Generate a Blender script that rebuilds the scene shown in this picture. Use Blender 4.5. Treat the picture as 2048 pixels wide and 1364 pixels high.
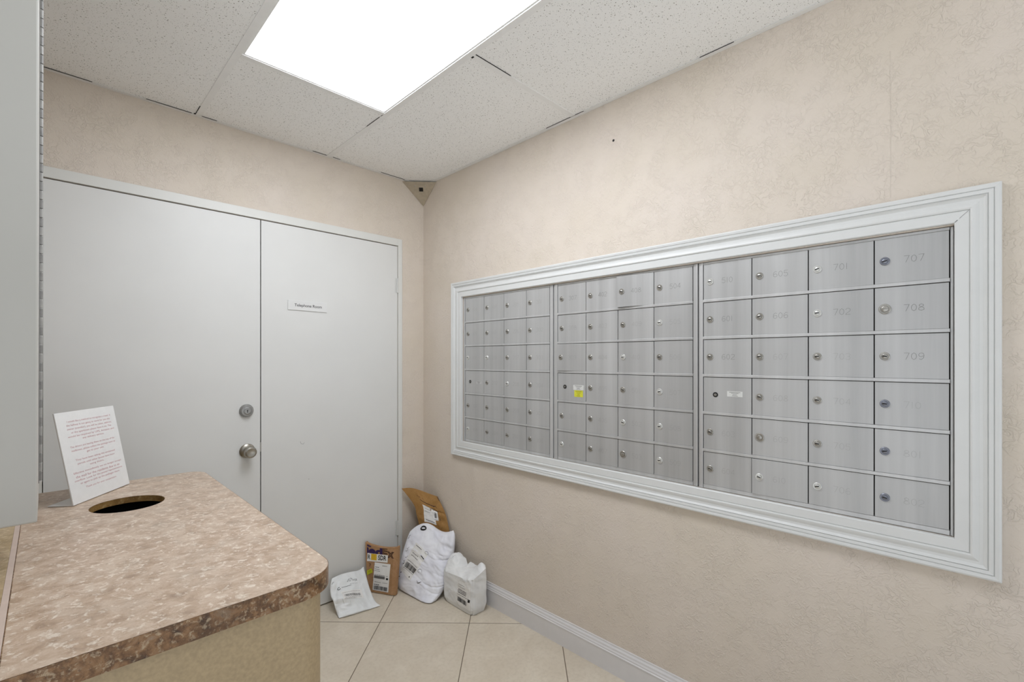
import bpy, bmesh, math, random
from mathutils import Vector, Matrix, noise
from mathutils.geometry import tessellate_polygon
random.seed(7)
SC = bpy.context.scene
for o in list(bpy.data.objects): bpy.data.objects.remove(o)
COL = SC.collection
PI = math.pi
XW, YW, ZC = 1.7117, 2.5143, 2.44          # wall_right plane, wall_back plane, ceiling height
HC = 1.337                                  # lens height

# ------------------------------------------------------------------ camera
cam = bpy.data.cameras.new('camera'); camo = bpy.data.objects.new('camera', cam); COL.objects.link(camo)
camo.location = (0, 0, HC); camo.rotation_euler = (PI/2, 0, -PI/4)
cam.sensor_width = 36; cam.lens = 932/2048*36; cam.shift_y = 36/2048; cam.clip_start = .02
SC.camera = camo
# ------------------------------------------------------------------ world and exposure
SC.view_settings.view_transform = 'Standard'; SC.view_settings.look = 'None'
SC.view_settings.gamma = 1; SC.view_settings.use_curve_mapping = False
SC.view_settings.exposure = 0.14
W = bpy.data.worlds.new('World'); SC.world = W; W.use_nodes = True
# added fill: an invented lobby glow, brighter below the horizon to lift the ceiling
_wt = W.node_tree; _bg = _wt.nodes['Background']; _bg.inputs[1].default_value = 1.0
_tc0 = _wt.nodes.new('ShaderNodeTexCoord'); _sp = _wt.nodes.new('ShaderNodeSeparateXYZ'); _rp = _wt.nodes.new('ShaderNodeValToRGB')
_wt.links.new(_tc0.outputs['Generated'], _sp.inputs[0]); _mr = _wt.nodes.new('ShaderNodeMapRange')
_mr.inputs['From Min'].default_value = -1; _wt.links.new(_sp.outputs['Z'], _mr.inputs['Value']); _wt.links.new(_mr.outputs[0], _rp.inputs[0])
_rp.color_ramp.elements[0].position = .42; _rp.color_ramp.elements[0].color = (1.22, 1.27, 1.33, 1)
_rp.color_ramp.elements[1].position = .58; _rp.color_ramp.elements[1].color = (.42, .44, .47, 1)
_wt.links.new(_rp.outputs[0], _bg.inputs[0])
LAMP = 9.6                                   # emission of the fluorescent diffusers

# ------------------------------------------------------------------ materials
def lin(h):
    h = h.lstrip('#'); c = [int(h[i:i+2], 16)/255 for i in (0, 2, 4)]
    return tuple((x/12.92 if x <= .04045 else ((x+.055)/1.055)**2.4) for x in c) + (1,)
class NT:
    def __init__(s, name):
        s.m = bpy.data.materials.new(name); s.m.use_nodes = True; s.t = s.m.node_tree
        s.b = s.t.nodes['Principled BSDF']; s._tc = None
    def n(s, typ, **k):
        x = s.t.nodes.new(typ)
        for a, v in k.items():
            if a.startswith('_'): setattr(x, a[1:], v)
        return x
    def l(s, a, b): s.t.links.new(a, b)
    def co(s, scale=(1, 1, 1), rot=(0, 0, 0), loc=(0, 0, 0)):
        if not s._tc: s._tc = s.n('ShaderNodeTexCoord')
        mp = s.n('ShaderNodeMapping'); s.l(s._tc.outputs['Object'], mp.inputs[0])
        mp.inputs['Scale'].default_value = scale; mp.inputs['Rotation'].default_value = rot; mp.inputs['Location'].default_value = loc
        return mp.outputs[0]
    def noise(s, sc, det=2, rough=.5, dist=0, co=None):
        x = s.n('ShaderNodeTexNoise'); s.l(co or s.co(), x.inputs['Vector'])
        x.inputs['Scale'].default_value = sc; x.inputs['Detail'].default_value = det
        x.inputs['Roughness'].default_value = rough; x.inputs['Distortion'].default_value = dist
        return x.outputs['Fac']
    def vor(s, sc, co=None, out='Distance'):
        x = s.n('ShaderNodeTexVoronoi'); s.l(co or s.co(), x.inputs['Vector']); x.inputs['Scale'].default_value = sc
        return x.outputs[out]
    def ramp(s, fac, stops, interp='LINEAR'):
        r = s.n('ShaderNodeValToRGB'); s.l(fac, r.inputs[0]); r.color_ramp.interpolation = interp
        e = r.color_ramp.elements
        while len(e) < len(stops): e.new(.5)
        for i, (p, c) in enumerate(stops):
            e[i].position = p; e[i].color = lin(c) if isinstance(c, str) else (c, c, c, 1)
        return r.outputs[0]
    def mix(s, fac, a, b, mode='MIX'):
        x = s.n('ShaderNodeMix'); x.data_type = 'RGBA'; x.blend_type = mode
        for v, i in ((fac, 0), (a, 6), (b, 7)):
            if isinstance(v, (int, float)): x.inputs[i].default_value = v if i == 0 else (v, v, v, 1)
            elif isinstance(v, str): x.inputs[i].default_value = lin(v)
            else: s.l(v, x.inputs[i])
        return x.outputs[2]
    def math(s, op, a, b=None):
        x = s.n('ShaderNodeMath'); x.operation = op
        for v, i in ((a, 0), (b, 1)):
            if v is None: continue
            if isinstance(v, (int, float)): x.inputs[i].default_value = v
            else: s.l(v, x.inputs[i])
        return x.outputs[0]
    def bump(s, h, st=.3, d=.002):
        x = s.n('ShaderNodeBump'); s.l(h, x.inputs['Height']); x.inputs['Strength'].default_value = st; x.inputs['Distance'].default_value = d
        s.l(x.outputs[0], s.b.inputs['Normal']); return x
    def set(s, color=None, rough=.5, metal=0, spec=.5, coat=0):
        if color is not None:
            if isinstance(color, str): s.b.inputs['Base Color'].default_value = lin(color)
            else: s.l(color, s.b.inputs['Base Color'])
        if isinstance(rough, (int, float)): s.b.inputs['Roughness'].default_value = rough
        else: s.l(rough, s.b.inputs['Roughness'])
        s.b.inputs['Metallic'].default_value = metal; s.b.inputs['Specular IOR Level'].default_value = spec
        s.b.inputs['Coat Weight'].default_value = coat; s.b.inputs['Coat Roughness'].default_value = .15
        return s.m
def plain(name, c, rough=.5, metal=0, var=.06, sc=30, bump=0, spec=.5, co=(1, 1, 1)):
    t = NT(name); f = t.noise(sc, 3, .55, 0, t.co(co))
    k = t.ramp(f, [(.3, 1-var), (.7, 1.0)])
    m = t.set(t.mix(1.0, c, k, 'MULTIPLY'), rough, metal, spec)
    if bump: t.bump(f, bump, .001)
    return m

def wall_mat():
    t = NT('wall_paint')
    n1 = t.noise(54, 2, .5, 1.0)
    ridge = t.math('SUBTRACT', 1.0, t.math('MULTIPLY', t.math('ABSOLUTE', t.math('SUBTRACT', n1, .5)), 14))
    ridge = t.math('MAXIMUM', ridge, 0)
    mask = t.ramp(t.noise(14, 2, .5, .4), [(.36, 0.1), (.58, 1.0)])
    plate = t.ramp(t.noise(28, 3, .6, .5), [(.47, 0.0), (.53, 1.0)])
    h = t.math('ADD', t.math('MULTIPLY', ridge, mask), t.math('MULTIPLY', plate, .45))
    h = t.math('ADD', h, t.math('MULTIPLY', t.noise(260, 2), .25))
    # a taped board joint runs up the mailbox wall
    sp = t.n('ShaderNodeSeparateXYZ'); t.l(t.co(), sp.inputs[0])
    jo = t.math('SUBTRACT', t.math('ADD', sp.outputs[1], t.math('MULTIPLY', t.noise(9, 2), .006)), .1804)
    jl = t.math('MAXIMUM', t.math('SUBTRACT', 1.0, t.math('MULTIPLY', t.math('ABSOLUTE', jo), 550)), 0)
    h = t.math('ADD', h, t.math('MULTIPLY', jl, t.math('MULTIPLY', t.math('GREATER_THAN', sp.outputs[2], 1.80), t.math('LESS_THAN', sp.outputs[2], 2.22))))
    t.bump(h, .62, .0018)
    c = t.mix(t.ramp(t.noise(3.2, 3), [(.3, 0.0), (.7, 1.0)]), 'dacfc3', 'd6cbbc')
    return t.set(c, .62, 0, .3)
def ceil_mat():
    t = NT('acoustic_tile')
    v = t.vor(190, t.co()); v2 = t.vor(85, t.co((1, 1, 1), (0, 0, .6)))
    jit = t.noise(90, 2)
    d1 = t.ramp(t.math('ADD', v, t.math('MULTIPLY', jit, .25)), [(.24, 0.0), (.33, 1.0)])
    d2 = t.ramp(t.math('ADD', v2, t.math('MULTIPLY', jit, .12)), [(.17, 0.0), (.23, 1.0)])
    d = t.math('MULTIPLY', d1, d2)
    c = t.mix(d, '8a867e', 'f3f3f1')
    t.bump(t.math('ADD', d, t.math('MULTIPLY', t.noise(300, 2), .3)), .25, .0012)
    return t.set(c, .85, 0, .2)
def floor_mat():
    t = NT('floor_tile')
    a = math.radians(45.9)
    co = t.co((1, 1, 1), (0, 0, a), (0, 0, 0))   # rotates the room axes onto the diagonal tile grid
    sp = t.n('ShaderNodeSeparateXYZ'); t.l(co, sp.inputs[0])
    P = .4545; g = .0035
    def line(axis, off):
        x = t.math('ADD', sp.outputs[axis], 100*P - off)
        f = t.math('FRACT', t.math('DIVIDE', x, P))
        dd = t.math('MULTIPLY', t.math('MINIMUM', f, t.math('SUBTRACT', 1.0, f)), P)
        cell = t.math('FLOOR', t.math('DIVIDE', x, P))
        return dd, cell
    dx, cx = line(0, GR); dy, cy = line(1, GD)
    dist = t.math('MINIMUM', dx, dy)
    gm = t.ramp(t.math('MULTIPLY', dist, 100), [(g*50-.04, 0.0), (g*50+.06, 1.0)])
    big = t.noise(5, 6, .6, .8); fine = t.noise(60, 4, .6)
    c = t.mix(t.ramp(big, [(.3, 0.0), (.7, 1.0)]), 'cfc3b0', 'ded4c3')
    c = t.mix(t.math('MULTIPLY', t.ramp(fine, [(.45, 0.0), (.7, 1.0)]), .35), c, 'bdb19d')
    cellv = t.n('ShaderNodeTexWhiteNoise'); cb = t.n('ShaderNodeCombineXYZ'); t.l(cx, cb.inputs[0]); t.l(cy, cb.inputs[1]); t.l(cb.outputs[0], cellv.inputs['Vector'])
    c = t.mix(1.0, c, t.ramp(cellv.outputs[0], [(0, .95), (1, 1.0)]), 'MULTIPLY')
    c = t.mix(gm, '6f6150', c)
    t.bump(gm, .5, .0015)
    return t.set(c, t.mix(gm, .8, .34), 0, .45)
GR, GD = -.253, 2.355
def laminate(name, cols, fleck, fine=1.0):
    t = NT(name)
    a = t.noise(26*fine, 9, .70, .35); b = t.noise(75*fine, 6, .68, .5, t.co((1, 1, 1), (0, 0, 1.1), (3, 1, 2))); w = t.noise(12, 4, .6)
    d_ = t.noise(120*fine, 4, .6, .3, t.co((1, 1, 1), (0, 0, .4), (7, 4, 1)))
    c = t.ramp(a, [(.30, cols[0]), (.45, cols[1]), (.56, cols[2]), (.72, cols[3])])
    c = t.mix(t.ramp(b, [(.53, 0.0), (.64, fleck)]), c, cols[4])
    c = t.mix(t.ramp(d_, [(.60, 0.0), (.72, .55)]), c, cols[0])
    c = t.mix(t.math('MULTIPLY', t.ramp(w, [(.5, 0.0), (.72, 1.0)]), .4), c, cols[5])
    t.bump(b, .05, .0004)
    return t.set(c, .33, 0, .5)
def alu(name, c='c4c4c2', rough=.36, metal=.85):
    t = NT(name)
    ob = t.n('ShaderNodeObjectInfo')
    off = t.n('ShaderNodeVectorMath'); off.operation = 'ADD'
    sc = t.n('ShaderNodeVectorMath'); sc.operation = 'SCALE'; t.l(ob.outputs['Location'], sc.inputs[0]); sc.inputs[3].default_value = 1.0
    t.l(t.co((1, 1, 1)), off.inputs[0]); t.l(sc.outputs[0], off.inputs[1])
    mp = t.n('ShaderNodeMapping'); t.l(off.outputs[0], mp.inputs[0]); mp.inputs['Scale'].default_value = (1, 22, .7)
    st = t.noise(1, 3, .55, .1, mp.outputs[0])
    mp2 = t.n('ShaderNodeMapping'); t.l(off.outputs[0], mp2.inputs[0]); mp2.inputs['Scale'].default_value = (1, 500, 20)
    br = t.noise(1, 2, .5, 0, mp2.outputs[0])
    k = t.math('ADD', t.math('ADD', t.math('MULTIPLY', t.ramp(st, [(.3, 0.0), (.75, 1.0)]), .22), t.math('MULTIPLY', br, .05)), t.math('MULTIPLY', ob.outputs['Random'], .07))
    k = t.math('ADD', k, .78)
    cc = t.mix(1.0, c, k, 'MULTIPLY')
    r = t.math('ADD', t.math('MULTIPLY', st, .18), rough-.09)
    t.bump(br, .06, .0003)
    return t.set(cc, r, metal, .5)
def poly(name, c, c2, rough=.38, bs=.55):
    t = NT(name)
    w = t.noise(13, 2, .5, 1.4); w2 = t.noise(70, 3, .6, .8)
    t.bump(t.math('ADD', w, t.math('MULTIPLY', w2, .12)), bs*.75, .006)
    return t.set(t.mix(t.ramp(t.noise(9, 3), [(.35, 0.0), (.65, 1.0)]), c, c2), rough, 0, .5)

def kraft(name, c, c2):
    t = NT(name)
    f = t.noise(160, 4, .7); w = t.noise(14, 4, .6, 1.2)
    t.bump(t.math('ADD', w, t.math('MULTIPLY', f, .15)), .35, .006)
    return t.set(t.mix(t.ramp(t.math('ADD', t.math('MULTIPLY', f, .4), t.math('MULTIPLY', w, .6)), [(.35, 0.0), (.65, 1.0)]), c, c2), .75, 0, .25)
def emit(name, c, s):
    t = NT(name); e = t.n('ShaderNodeEmission'); e.inputs[0].default_value = lin(c); e.inputs[1].default_value = s
    # prismatic acrylic: the faintest cell pattern in its own glow
    t.l(e.outputs[0], t.t.nodes['Material Output'].inputs[0]); return t.m

M = dict(
    wall=wall_mat(), tile=ceil_mat(), floor=floor_mat(),
    grid=plain('grid_paint', 'eeeeec', .5, var=.04, sc=20),
    angle=plain('angle_paint', 'eae9e6', .55, var=.05, sc=24),
    door=plain('door_paint', 'dcdcd9', .42, var=.03, sc=5, bump=.02),
    casing=plain('casing_paint', 'dbdbd6', .42, var=.03, sc=8),
    trim=plain('trim_paint', 'dbdcda', .36, var=.03, sc=18, bump=.04),
    base=plain('baseboard_paint', 'dcdada', .38, var=.04, sc=20),
    panel=plain('panel_paint', 'b7b6b0', .5, var=.05, sc=3),
    hinge=plain('hinge_metal', '8f8e8b', .55, .15, var=.25, sc=90),
    hinge_b=plain('hinge_metal_light', 'a3a29e', .55, .15, var=.15, sc=90),
    hinge_white=plain('hinge_white', 'd2d2ce', .4, var=.06, sc=60),
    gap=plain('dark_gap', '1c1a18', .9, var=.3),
    dark=plain('dark_interior', '0b0a0a', .9, var=.3),
    top=laminate('laminate_top', ['927b66', 'ae967f', 'bea893', 'cab9a5', 'e6dccc', 'b0a292'], .65),
    band=laminate('laminate_edge', ['2c1d12', '66472a', '8c6844', '95806a', 'c0ad90', '4a3422'], .7, 1.5),
    ledge=laminate('laminate_ledge', ['86714f', 'a08a66', 'b39d7b', 'c5b08f', 'd8c9ac', 'a8905f'], .8),
    strip=plain('seam_strip', 'c8b5a8', .4, var=.08, sc=40),
    chip=laminate('chipboard', ['5a4020', '85653a', 'a07e4c', 'b39463', 'c4a878', '7a5c34'], .7),
    body=plain('counter_laminate', 'b9a481', .5, var=.20, sc=150, bump=.03),
    alu=alu('mailbox_aluminium', 'bfbfbe', .40, .35), alu_fr=alu('mailbox_frame_metal', 'cbcbca', .38, .4),
    lock_b=plain('lock_chrome', 'dcdcd8', .3, .5, var=.08, sc=300), lock_d=plain('lock_nickel', 'b4b1aa', .3, .75, var=.2, sc=300),
    lock_s=plain('lock_steel_blue', '8b8e98', .35, .7, var=.15, sc=300),
    ink=plain('black_ink', '191717', .6, var=.2, sc=200), ink_grey=plain('grey_ink', '6d6b69', .6, var=.15, sc=200),
    ink_purple=plain('purple_ink', '2f1550', .55, var=.15, sc=150), ink_pink=plain('pink_ink', 'cf9fa2', .6, var=.1, sc=200),
    ink_brown=plain('brown_ink', '4a2a1c', .6, var=.2, sc=150), ink_yel=plain('olive_ink', '8f8a2a', .6, var=.1, sc=150),
    stamp=plain('number_stamp', '7c7c77', .5, .3, var=.3, sc=400), stamp_f=plain('faint_stamp', '9a9a97', .45, .5, var=.1, sc=400),
    paper=plain('paper', 'e2e2e0', .6, var=.04, sc=40), acrylic=plain('acrylic', 'd5d3d0', .12, var=.03, sc=10),
    label=plain('label_paper', 'ecebe8', .5, var=.05, sc=40), plate=plain('label_plate', 'dadad6', .4, var=.05, sc=60),
    yellow=plain('yellow_label', 'd6d43c', .5, var=.08, sc=60), orange=plain('orange_label', 'e0b52a', .5, var=.12, sc=80),
    lime=plain('lime_label', 'c4c62e', .5, var=.1, sc=80),
    bag=poly('white_poly', 'f0f1f6', 'e4e5ee'), mailer=poly('grey_white_poly', 'eceeee', 'dfe2e2'), boxbag=poly('wrapped_poly', 'eeefee', 'e2e3e3', .42, .7),
    kraft=kraft('kraft_paper', '96703f', 'ab8350'), cardboard=kraft('cardboard', 'a17b55', 'b58f6c'),
    nickel=plain('satin_nickel', 'a9a49a', .3, .95, var=.12, sc=60), nickel2=plain('worn_nickel', 'a6a6a4', .42, .8, var=.15, sc=80),
    cam=plain('housing_metal', 'b8ac98', .42, .3, var=.15, sc=60), lens=plain('black_lens', '050505', .15, var=.2),
    lamp=emit('diffuser_glow', 'f4f8ff', LAMP), sign=plain('sign_plate', 'dddddb', .4, var=.02, sc=20),
    bin=plain('blackout_plastic', '070707', .85, var=.2),
)

# ------------------------------------------------------------------ mesh helpers
class MB:
    def __init__(s): s.v = []; s.f = []; s.mi = []
    def add(s, vs, fs, mi=0):
        k = len(s.v); s.v += [tuple(v) for v in vs]; s.f += [tuple(k+i for i in f) for f in fs]; s.mi += [mi]*len(fs); return s
    def box(s, x0, y0, z0, x1, y1, z1, mi=0):
        vs = [(x, y, z) for x in (x0, x1) for y in (y0, y1) for z in (z0, z1)]
        return s.add(vs, [(0, 1, 3, 2), (4, 6, 7, 5), (0, 4, 5, 1), (2, 3, 7, 6), (0, 2, 6, 4), (1, 5, 7, 3)], mi)
    def lathe(s, c, axis, prof, n=24, mi=0):
        """prof: (distance along axis, radius)"""
        c = Vector(c); a = Vector(axis).normalized(); u = a.orthogonal().normalized(); w = a.cross(u)
        vs = []
        for t, r in prof:
            for i in range(n):
                q = 2*PI*i/n; vs.append(c+a*t+(u*math.cos(q)+w*math.sin(q))*max(r, 1e-5))
        fs = [(j*n+i, j*n+(i+1) % n, (j+1)*n+(i+1) % n, (j+1)*n+i) for j in range(len(prof)-1) for i in range(n)]
        fs += [tuple(range(n))[::-1], tuple((len(prof)-1)*n+i for i in range(n))]
        return s.add(vs, fs, mi)
    def obox(s, c, ax, ay, az, mi=0):
        """oriented box: centre and three half vectors"""
        c, ax, ay, az = map(Vector, (c, ax, ay, az))
        vs = [c+ax*i+ay*j+az*k for i in (-1, 1) for j in (-1, 1) for k in (-1, 1)]
        return s.add(vs, [(0, 1, 3, 2), (4, 6, 7, 5), (0, 4, 5, 1), (2, 3, 7, 6), (0, 2, 6, 4), (1, 5, 7, 3)], mi)
    def build(s, name, mats, parent=None, bevel=0, smooth=False, loc=None, seg=2):
        me = bpy.data.meshes.new(name)
        L = Vector(loc) if loc is not None else None
        me.from_pydata([tuple(Vector(v)-L) for v in s.v] if L is not None else s.v, [], s.f); me.validate()
        for m in (mats if isinstance(mats, (list, tuple)) else [mats]): me.materials.append(m)
        if len(me.polygons) == len(s.mi): me.polygons.foreach_set('material_index', s.mi)
        bm = bmesh.new(); bm.from_mesh(me); bmesh.ops.recalc_face_normals(bm, faces=bm.faces); bm.to_mesh(me); bm.free()
        if smooth: me.polygons.foreach_set('use_smooth', [True]*len(me.polygons))
        o = bpy.data.objects.new(name, me); COL.objects.link(o)
        if L is not None: o.location = L
        if parent: o.parent = parent
        if bevel:
            b = o.modifiers.new('bevel', 'BEVEL'); b.width = bevel; b.segments = seg; b.limit_method = 'ANGLE'; b.angle_limit = math.radians(40)
        if smooth:
            try: me.set_sharp_from_angle(angle=math.radians(38))
            except Exception: pass
        return o
def empty(name, loc=(0, 0, 0)):
    o = bpy.data.objects.new(name, None); COL.objects.link(o); o.location = loc; o.empty_display_size = .05; return o
def tag(o, label=None, cat=None, group=None, kind=None):
    if label: o['label'] = label
    if cat: o['category'] = cat
    if group: o['group'] = group
    if kind: o['kind'] = kind
    return o
def at(o, root):
    """parent a mesh built in world coordinates under a root empty that stands elsewhere"""
    o.parent = root; o.matrix_parent_inverse = Matrix.Translation(-Vector(root.location)); return o
def struct(o, label, cat): return tag(o, label, cat, kind='structure')

_tc = {}
def text2d(body, align='LEFT', outline=0, res=3, bold=0):
    key = (body, align, outline, bold)
    if key in _tc: return _tc[key]
    cu = bpy.data.curves.new('txt', 'FONT'); cu.body = body; cu.size = 1; cu.align_x = align; cu.resolution_u = res
    if outline: cu.fill_mode = 'NONE'; cu.bevel_depth = outline; cu.bevel_resolution = 0
    if bold: cu.offset = bold
    o = bpy.data.objects.new('txt', cu); COL.objects.link(o); bpy.context.view_layer.update()
    me = bpy.data.meshes.new_from_object(o.evaluated_get(bpy.context.evaluated_depsgraph_get()))
    vs = [tuple(v.co) for v in me.vertices]; fs = [tuple(p.vertices) for p in me.polygons]
    bpy.data.objects.remove(o); bpy.data.curves.remove(cu); bpy.data.meshes.remove(me)
    _tc[key] = (vs, fs); return vs, fs
def text_fit(mb, body, fn, x0, y0, x1, y1, mi=0, outline=0, bold=0):
    """stretch the words into the box (x0,y0)-(x1,y1) of a 2D frame that fn maps into the room"""
    vs, fs = text2d(body, outline=outline, bold=bold)
    ax, bx = min(v[0] for v in vs), max(v[0] for v in vs); ay, by = min(v[1] for v in vs), max(v[1] for v in vs)
    mb.add([fn(x0+(v[0]-ax)/(bx-ax)*(x1-x0), y0+(v[1]-ay)/(by-ay)*(y1-y0)) for v in vs], fs, mi)
def ribbon(mb, pts, w, fn, mi=0):
    for a, b in zip(pts, pts[1:]):
        d = Vector((b[0]-a[0], b[1]-a[1])); L = d.length or 1e-6; n = Vector((-d.y, d.x))/L*w/2; e = d/L*w*.3
        q = [(a[0]-e.x+n.x, a[1]-e.y+n.y), (a[0]-e.x-n.x, a[1]-e.y-n.y), (b[0]+e.x-n.x, b[1]+e.y-n.y), (b[0]+e.x+n.x, b[1]+e.y+n.y)]
        mb.add([fn(*p) for p in q], [(0, 1, 2, 3)], mi)

# ------------------------------------------------------------------ room shell
BX0, BY0 = -.62, -1.0
struct(MB().box(BX0-.1, BY0, -.1, XW+.45, YW+.25, 0).build('floor', M['floor']), 'beige ceramic floor tiles laid diagonally with thin brown grout', 'floor')
DX0, DX1, DZ = -.0107, 1.5225, 2.029
w = MB()
w.box(BX0-.1, YW, 0, DX0, YW+.12, 2.7).box(DX1, YW, 0, XW+.45, YW+.12, 2.7).box(DX0, YW, DZ, DX1, YW+.12, 2.7).box(DX0, YW+.07, 0, DX1, YW+.12, DZ)
struct(w.build('wall_back', M['wall']), 'beige textured wall above and around the white double doors', 'wall')
MY0, MY1, MZ0, MZ1 = .0440, 2.1160, .8615, 1.693
w = MB()
w.box(XW, BY0, 0, XW+.45, MY0, 2.7).box(XW, MY1, 0, XW+.45, YW, 2.7).box(XW, MY0, 0, XW+.45, MY1, MZ0).box(XW, MY0, MZ1, XW+.45, MY1, 2.7).box(XW+.40, MY0, MZ0, XW+.45, MY1, MZ1)
struct(w.build('wall_right', M['wall']), 'beige knockdown textured wall around the mailboxes', 'wall')
struct(MB().box(BX0-.1, .95, 0, BX0, YW, 2.7).build('wall_left', M['wall']), 'beige wall behind the counter', 'wall')
# ceiling: slab over a suspended grid
ce = struct(MB().box(BX0-.1, BY0, 2.60, XW+.45, YW, 2.70).build('ceiling', M['panel']), 'suspended ceiling of white speckled acoustic tiles in a white grid', 'ceiling')
TX = [BX0-.10, .489-.61, .489, 1.0885, XW]; TYa = [YW, 1.896, .676, -.544, BY0]; TYr = [YW, 1.301, .081, BY0]
def tile(x0, x1, y0, y1):
    g = .0025
    MB().box(x0+g, y0+g, ZC+.0016, x1-g, y1-g, ZC+.02).build('ceiling_tile', M['tile'], ce, bevel=.0008)
for i in range(3):
    for j in range(4 if i == 2 else 3):
        if i == 2 and j == 1: continue          # the light fitting
        ys = TYa if i == 2 else [YW, 1.29, .07, BY0]
        tile(TX[i], TX[i+1], ys[j+1], ys[j])
for j in range(3): tile(TX[3], TX[4], TYr[j+1], TYr[j])
def tee(x0, y0, x1, y1):
    MB().box(x0, y0, ZC-.0005, x1, y1, ZC+.0015).box((x0+x1)/2-.001 if x1-x0 < .03 else x0, (y0+y1)/2-.001 if y1-y0 < .03 else y0, ZC+.0015,
        (x0+x1)/2+.001 if x1-x0 < .03 else x1, (y0+y1)/2+.001 if y1-y0 < .03 else y1, ZC+.035).build('grid_tee', M['grid'], ce)
for x in TX[1:4]: tee(x-.012, BY0, x+.012, YW-.018)
for y in TYa[1:4]: tee(.489+.0125, y-.012, 1.0885-.0125, y+.012)
for y in TYr[1:3]: tee(1.0885+.0125, y-.012, XW-.018, y+.012)
for y in (1.29, .07): tee(TX[1]+.0125, y-.012, .489-.0125, y+.012)
MB().box(BX0, YW-.019, ZC-.001, XW, YW-.0005, ZC+.001).box(BX0, YW-.002, ZC, XW, YW-.0005, ZC+.02).build('wall_angle', M['angle'], ce)
MB().box(XW-.019, BY0, ZC-.001, XW-.0005, YW-.0195, ZC+.001).box(XW-.002, BY0, ZC, XW-.0005, YW-.0195, ZC+.02).build('wall_angle', M['angle'], ce)

# dark strips standing in for the shade inside open slits beside the grid
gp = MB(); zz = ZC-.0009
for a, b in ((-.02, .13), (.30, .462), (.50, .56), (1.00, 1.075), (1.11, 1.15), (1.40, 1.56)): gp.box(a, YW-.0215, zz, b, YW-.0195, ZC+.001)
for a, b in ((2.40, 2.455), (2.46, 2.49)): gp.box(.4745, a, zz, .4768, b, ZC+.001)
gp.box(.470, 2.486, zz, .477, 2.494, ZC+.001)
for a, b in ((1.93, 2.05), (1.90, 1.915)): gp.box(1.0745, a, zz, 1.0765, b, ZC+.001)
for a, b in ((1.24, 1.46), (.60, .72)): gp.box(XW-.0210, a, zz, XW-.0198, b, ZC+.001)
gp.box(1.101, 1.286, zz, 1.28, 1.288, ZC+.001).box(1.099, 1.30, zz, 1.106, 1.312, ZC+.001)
gp.build('tile_gap_shade', M['gap'], ce)
def ceiling_light(y0, y1, label):
    x0, x1 = .502, 1.0758
    r = tag(empty('ceiling_light', ((x0+x1)/2, (y0+y1)/2, ZC)), label, 'light')
    f = MB(); t = .0075
    for a in ((x0, y0, x0+t, y1), (x1-t, y0, x1, y1), (x0+t, y0, x1-t, y0+t), (x0+t, y1-t, x1-t, y1)): f.box(a[0], a[1], ZC+.0017, a[2], a[3], ZC+.012)
    f.box(x0, y0, ZC+.09, x1, y1, ZC+.10)
    at(f.build('frame', M['grid']), r)
    at(MB().box(x0+t, y0+t, ZC+.004, x1-t, y1-t, ZC+.008).build('diffuser', M['lamp']), r)
    return r
ceiling_light(.688, 1.884, 'long bright fluorescent ceiling panel with a flush white diffuser above the counter')

# baseboards
def sweep(prof, a, b, nrm):
    """prof: (thickness, z); run from a to b (xy), thickness along nrm"""
    m = MB(); n = len(prof)
    vs = [(p[0]+nrm[0]*t, p[1]+nrm[1]*t, z) for p in (a, b) for t, z in prof]
    m.add(vs, [(i, i+1, n+i+1, n+i) for i in range(n-1)] + [(n-1, 0, n, 2*n-1)] + [tuple(range(n)), tuple(range(2*n-1, n-1, -1))]); return m
BP = [(0, 0), (.0135, 0), (.0135, .082), (.0155, .084), (.0155, .0885), (.0125, .0905), (.0125, .096), (.0095, .101), (.0085, .108), (.0045, .114), (.004, .1205), (0, .1215)]
struct(sweep(BP, (XW, BY0), (XW, YW), (-1, 0)).build('baseboard_right', M['base']), 'white moulded baseboard along the mailbox wall', 'baseboard')
struct(sweep(BP, (DX1+.031, YW), (XW-.0156, YW), (0, -1)).build('baseboard_back', M['base']), 'short white baseboard between the door frame and the corner', 'baseboard')

# ------------------------------------------------------------------ doors
c = MB(); F = YW-.009
c.box(DX1+.0005, F, 0, DX1+.0285, YW-.0003, 2.0712).box(DX0-.0285, F, 0, DX0-.0005, YW-.0003, 2.0712).box(DX0-.0005, F, DZ+.0005, DX1+.0005, YW-.0003, 2.0712)
struct(c.build('trim_1', M['casing'], bevel=.0015), 'narrow white painted frame around the double doors', 'door frame')
XM = .7517
def leaf(name, x0, x1, label):
    d = struct(MB().box(x0, YW-.003, .008, x1, YW+.037, DZ-.004).build(name, M['door'], bevel=.0012), label, 'door'); return d
d1 = leaf('door_1', DX0+.0025, XM-.0022, 'white flush door with a round knob and a deadbolt, behind the counter')
d2 = leaf('door_2', XM+.0022, DX1-.0025, 'white flush door without a knob, carrying the small room sign')
fy = YW-.003
kb = MB().lathe((.6905, fy, .891), (0, -1, 0), [(0, .034), (.005, .0345), (.009, .031), (.012, .018), (.024, .0135), (.032, .015), (.040, .0245), (.050, .0275), (.058, .0275), (.063, .025), (.0655, .019), (.0635, .012), (.0625, .004)], 36)
kn = kb.build('door_knob', M['nickel'], d1, smooth=True)
db = MB().lathe((.687, fy, 1.0865), (0, -1, 0), [(0, .031), (.006, .0315), (.014, .028), (.018, .0245), (.0185, .020), (.0175, .0195), (.019, .014), (.022, .0135)], 36)
dbo = db.build('deadbolt', M['nickel2'], d1, smooth=True)
MB().box(.6855, fy-.0226, 1.0785, .6885, fy-.021, 1.0905).lathe((.687, fy-.0214, 1.0885), (0, -1, 0), [(0, .0028), (.0012, .0028)], 12).build('keyhole', M['ink'], dbo)
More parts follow.
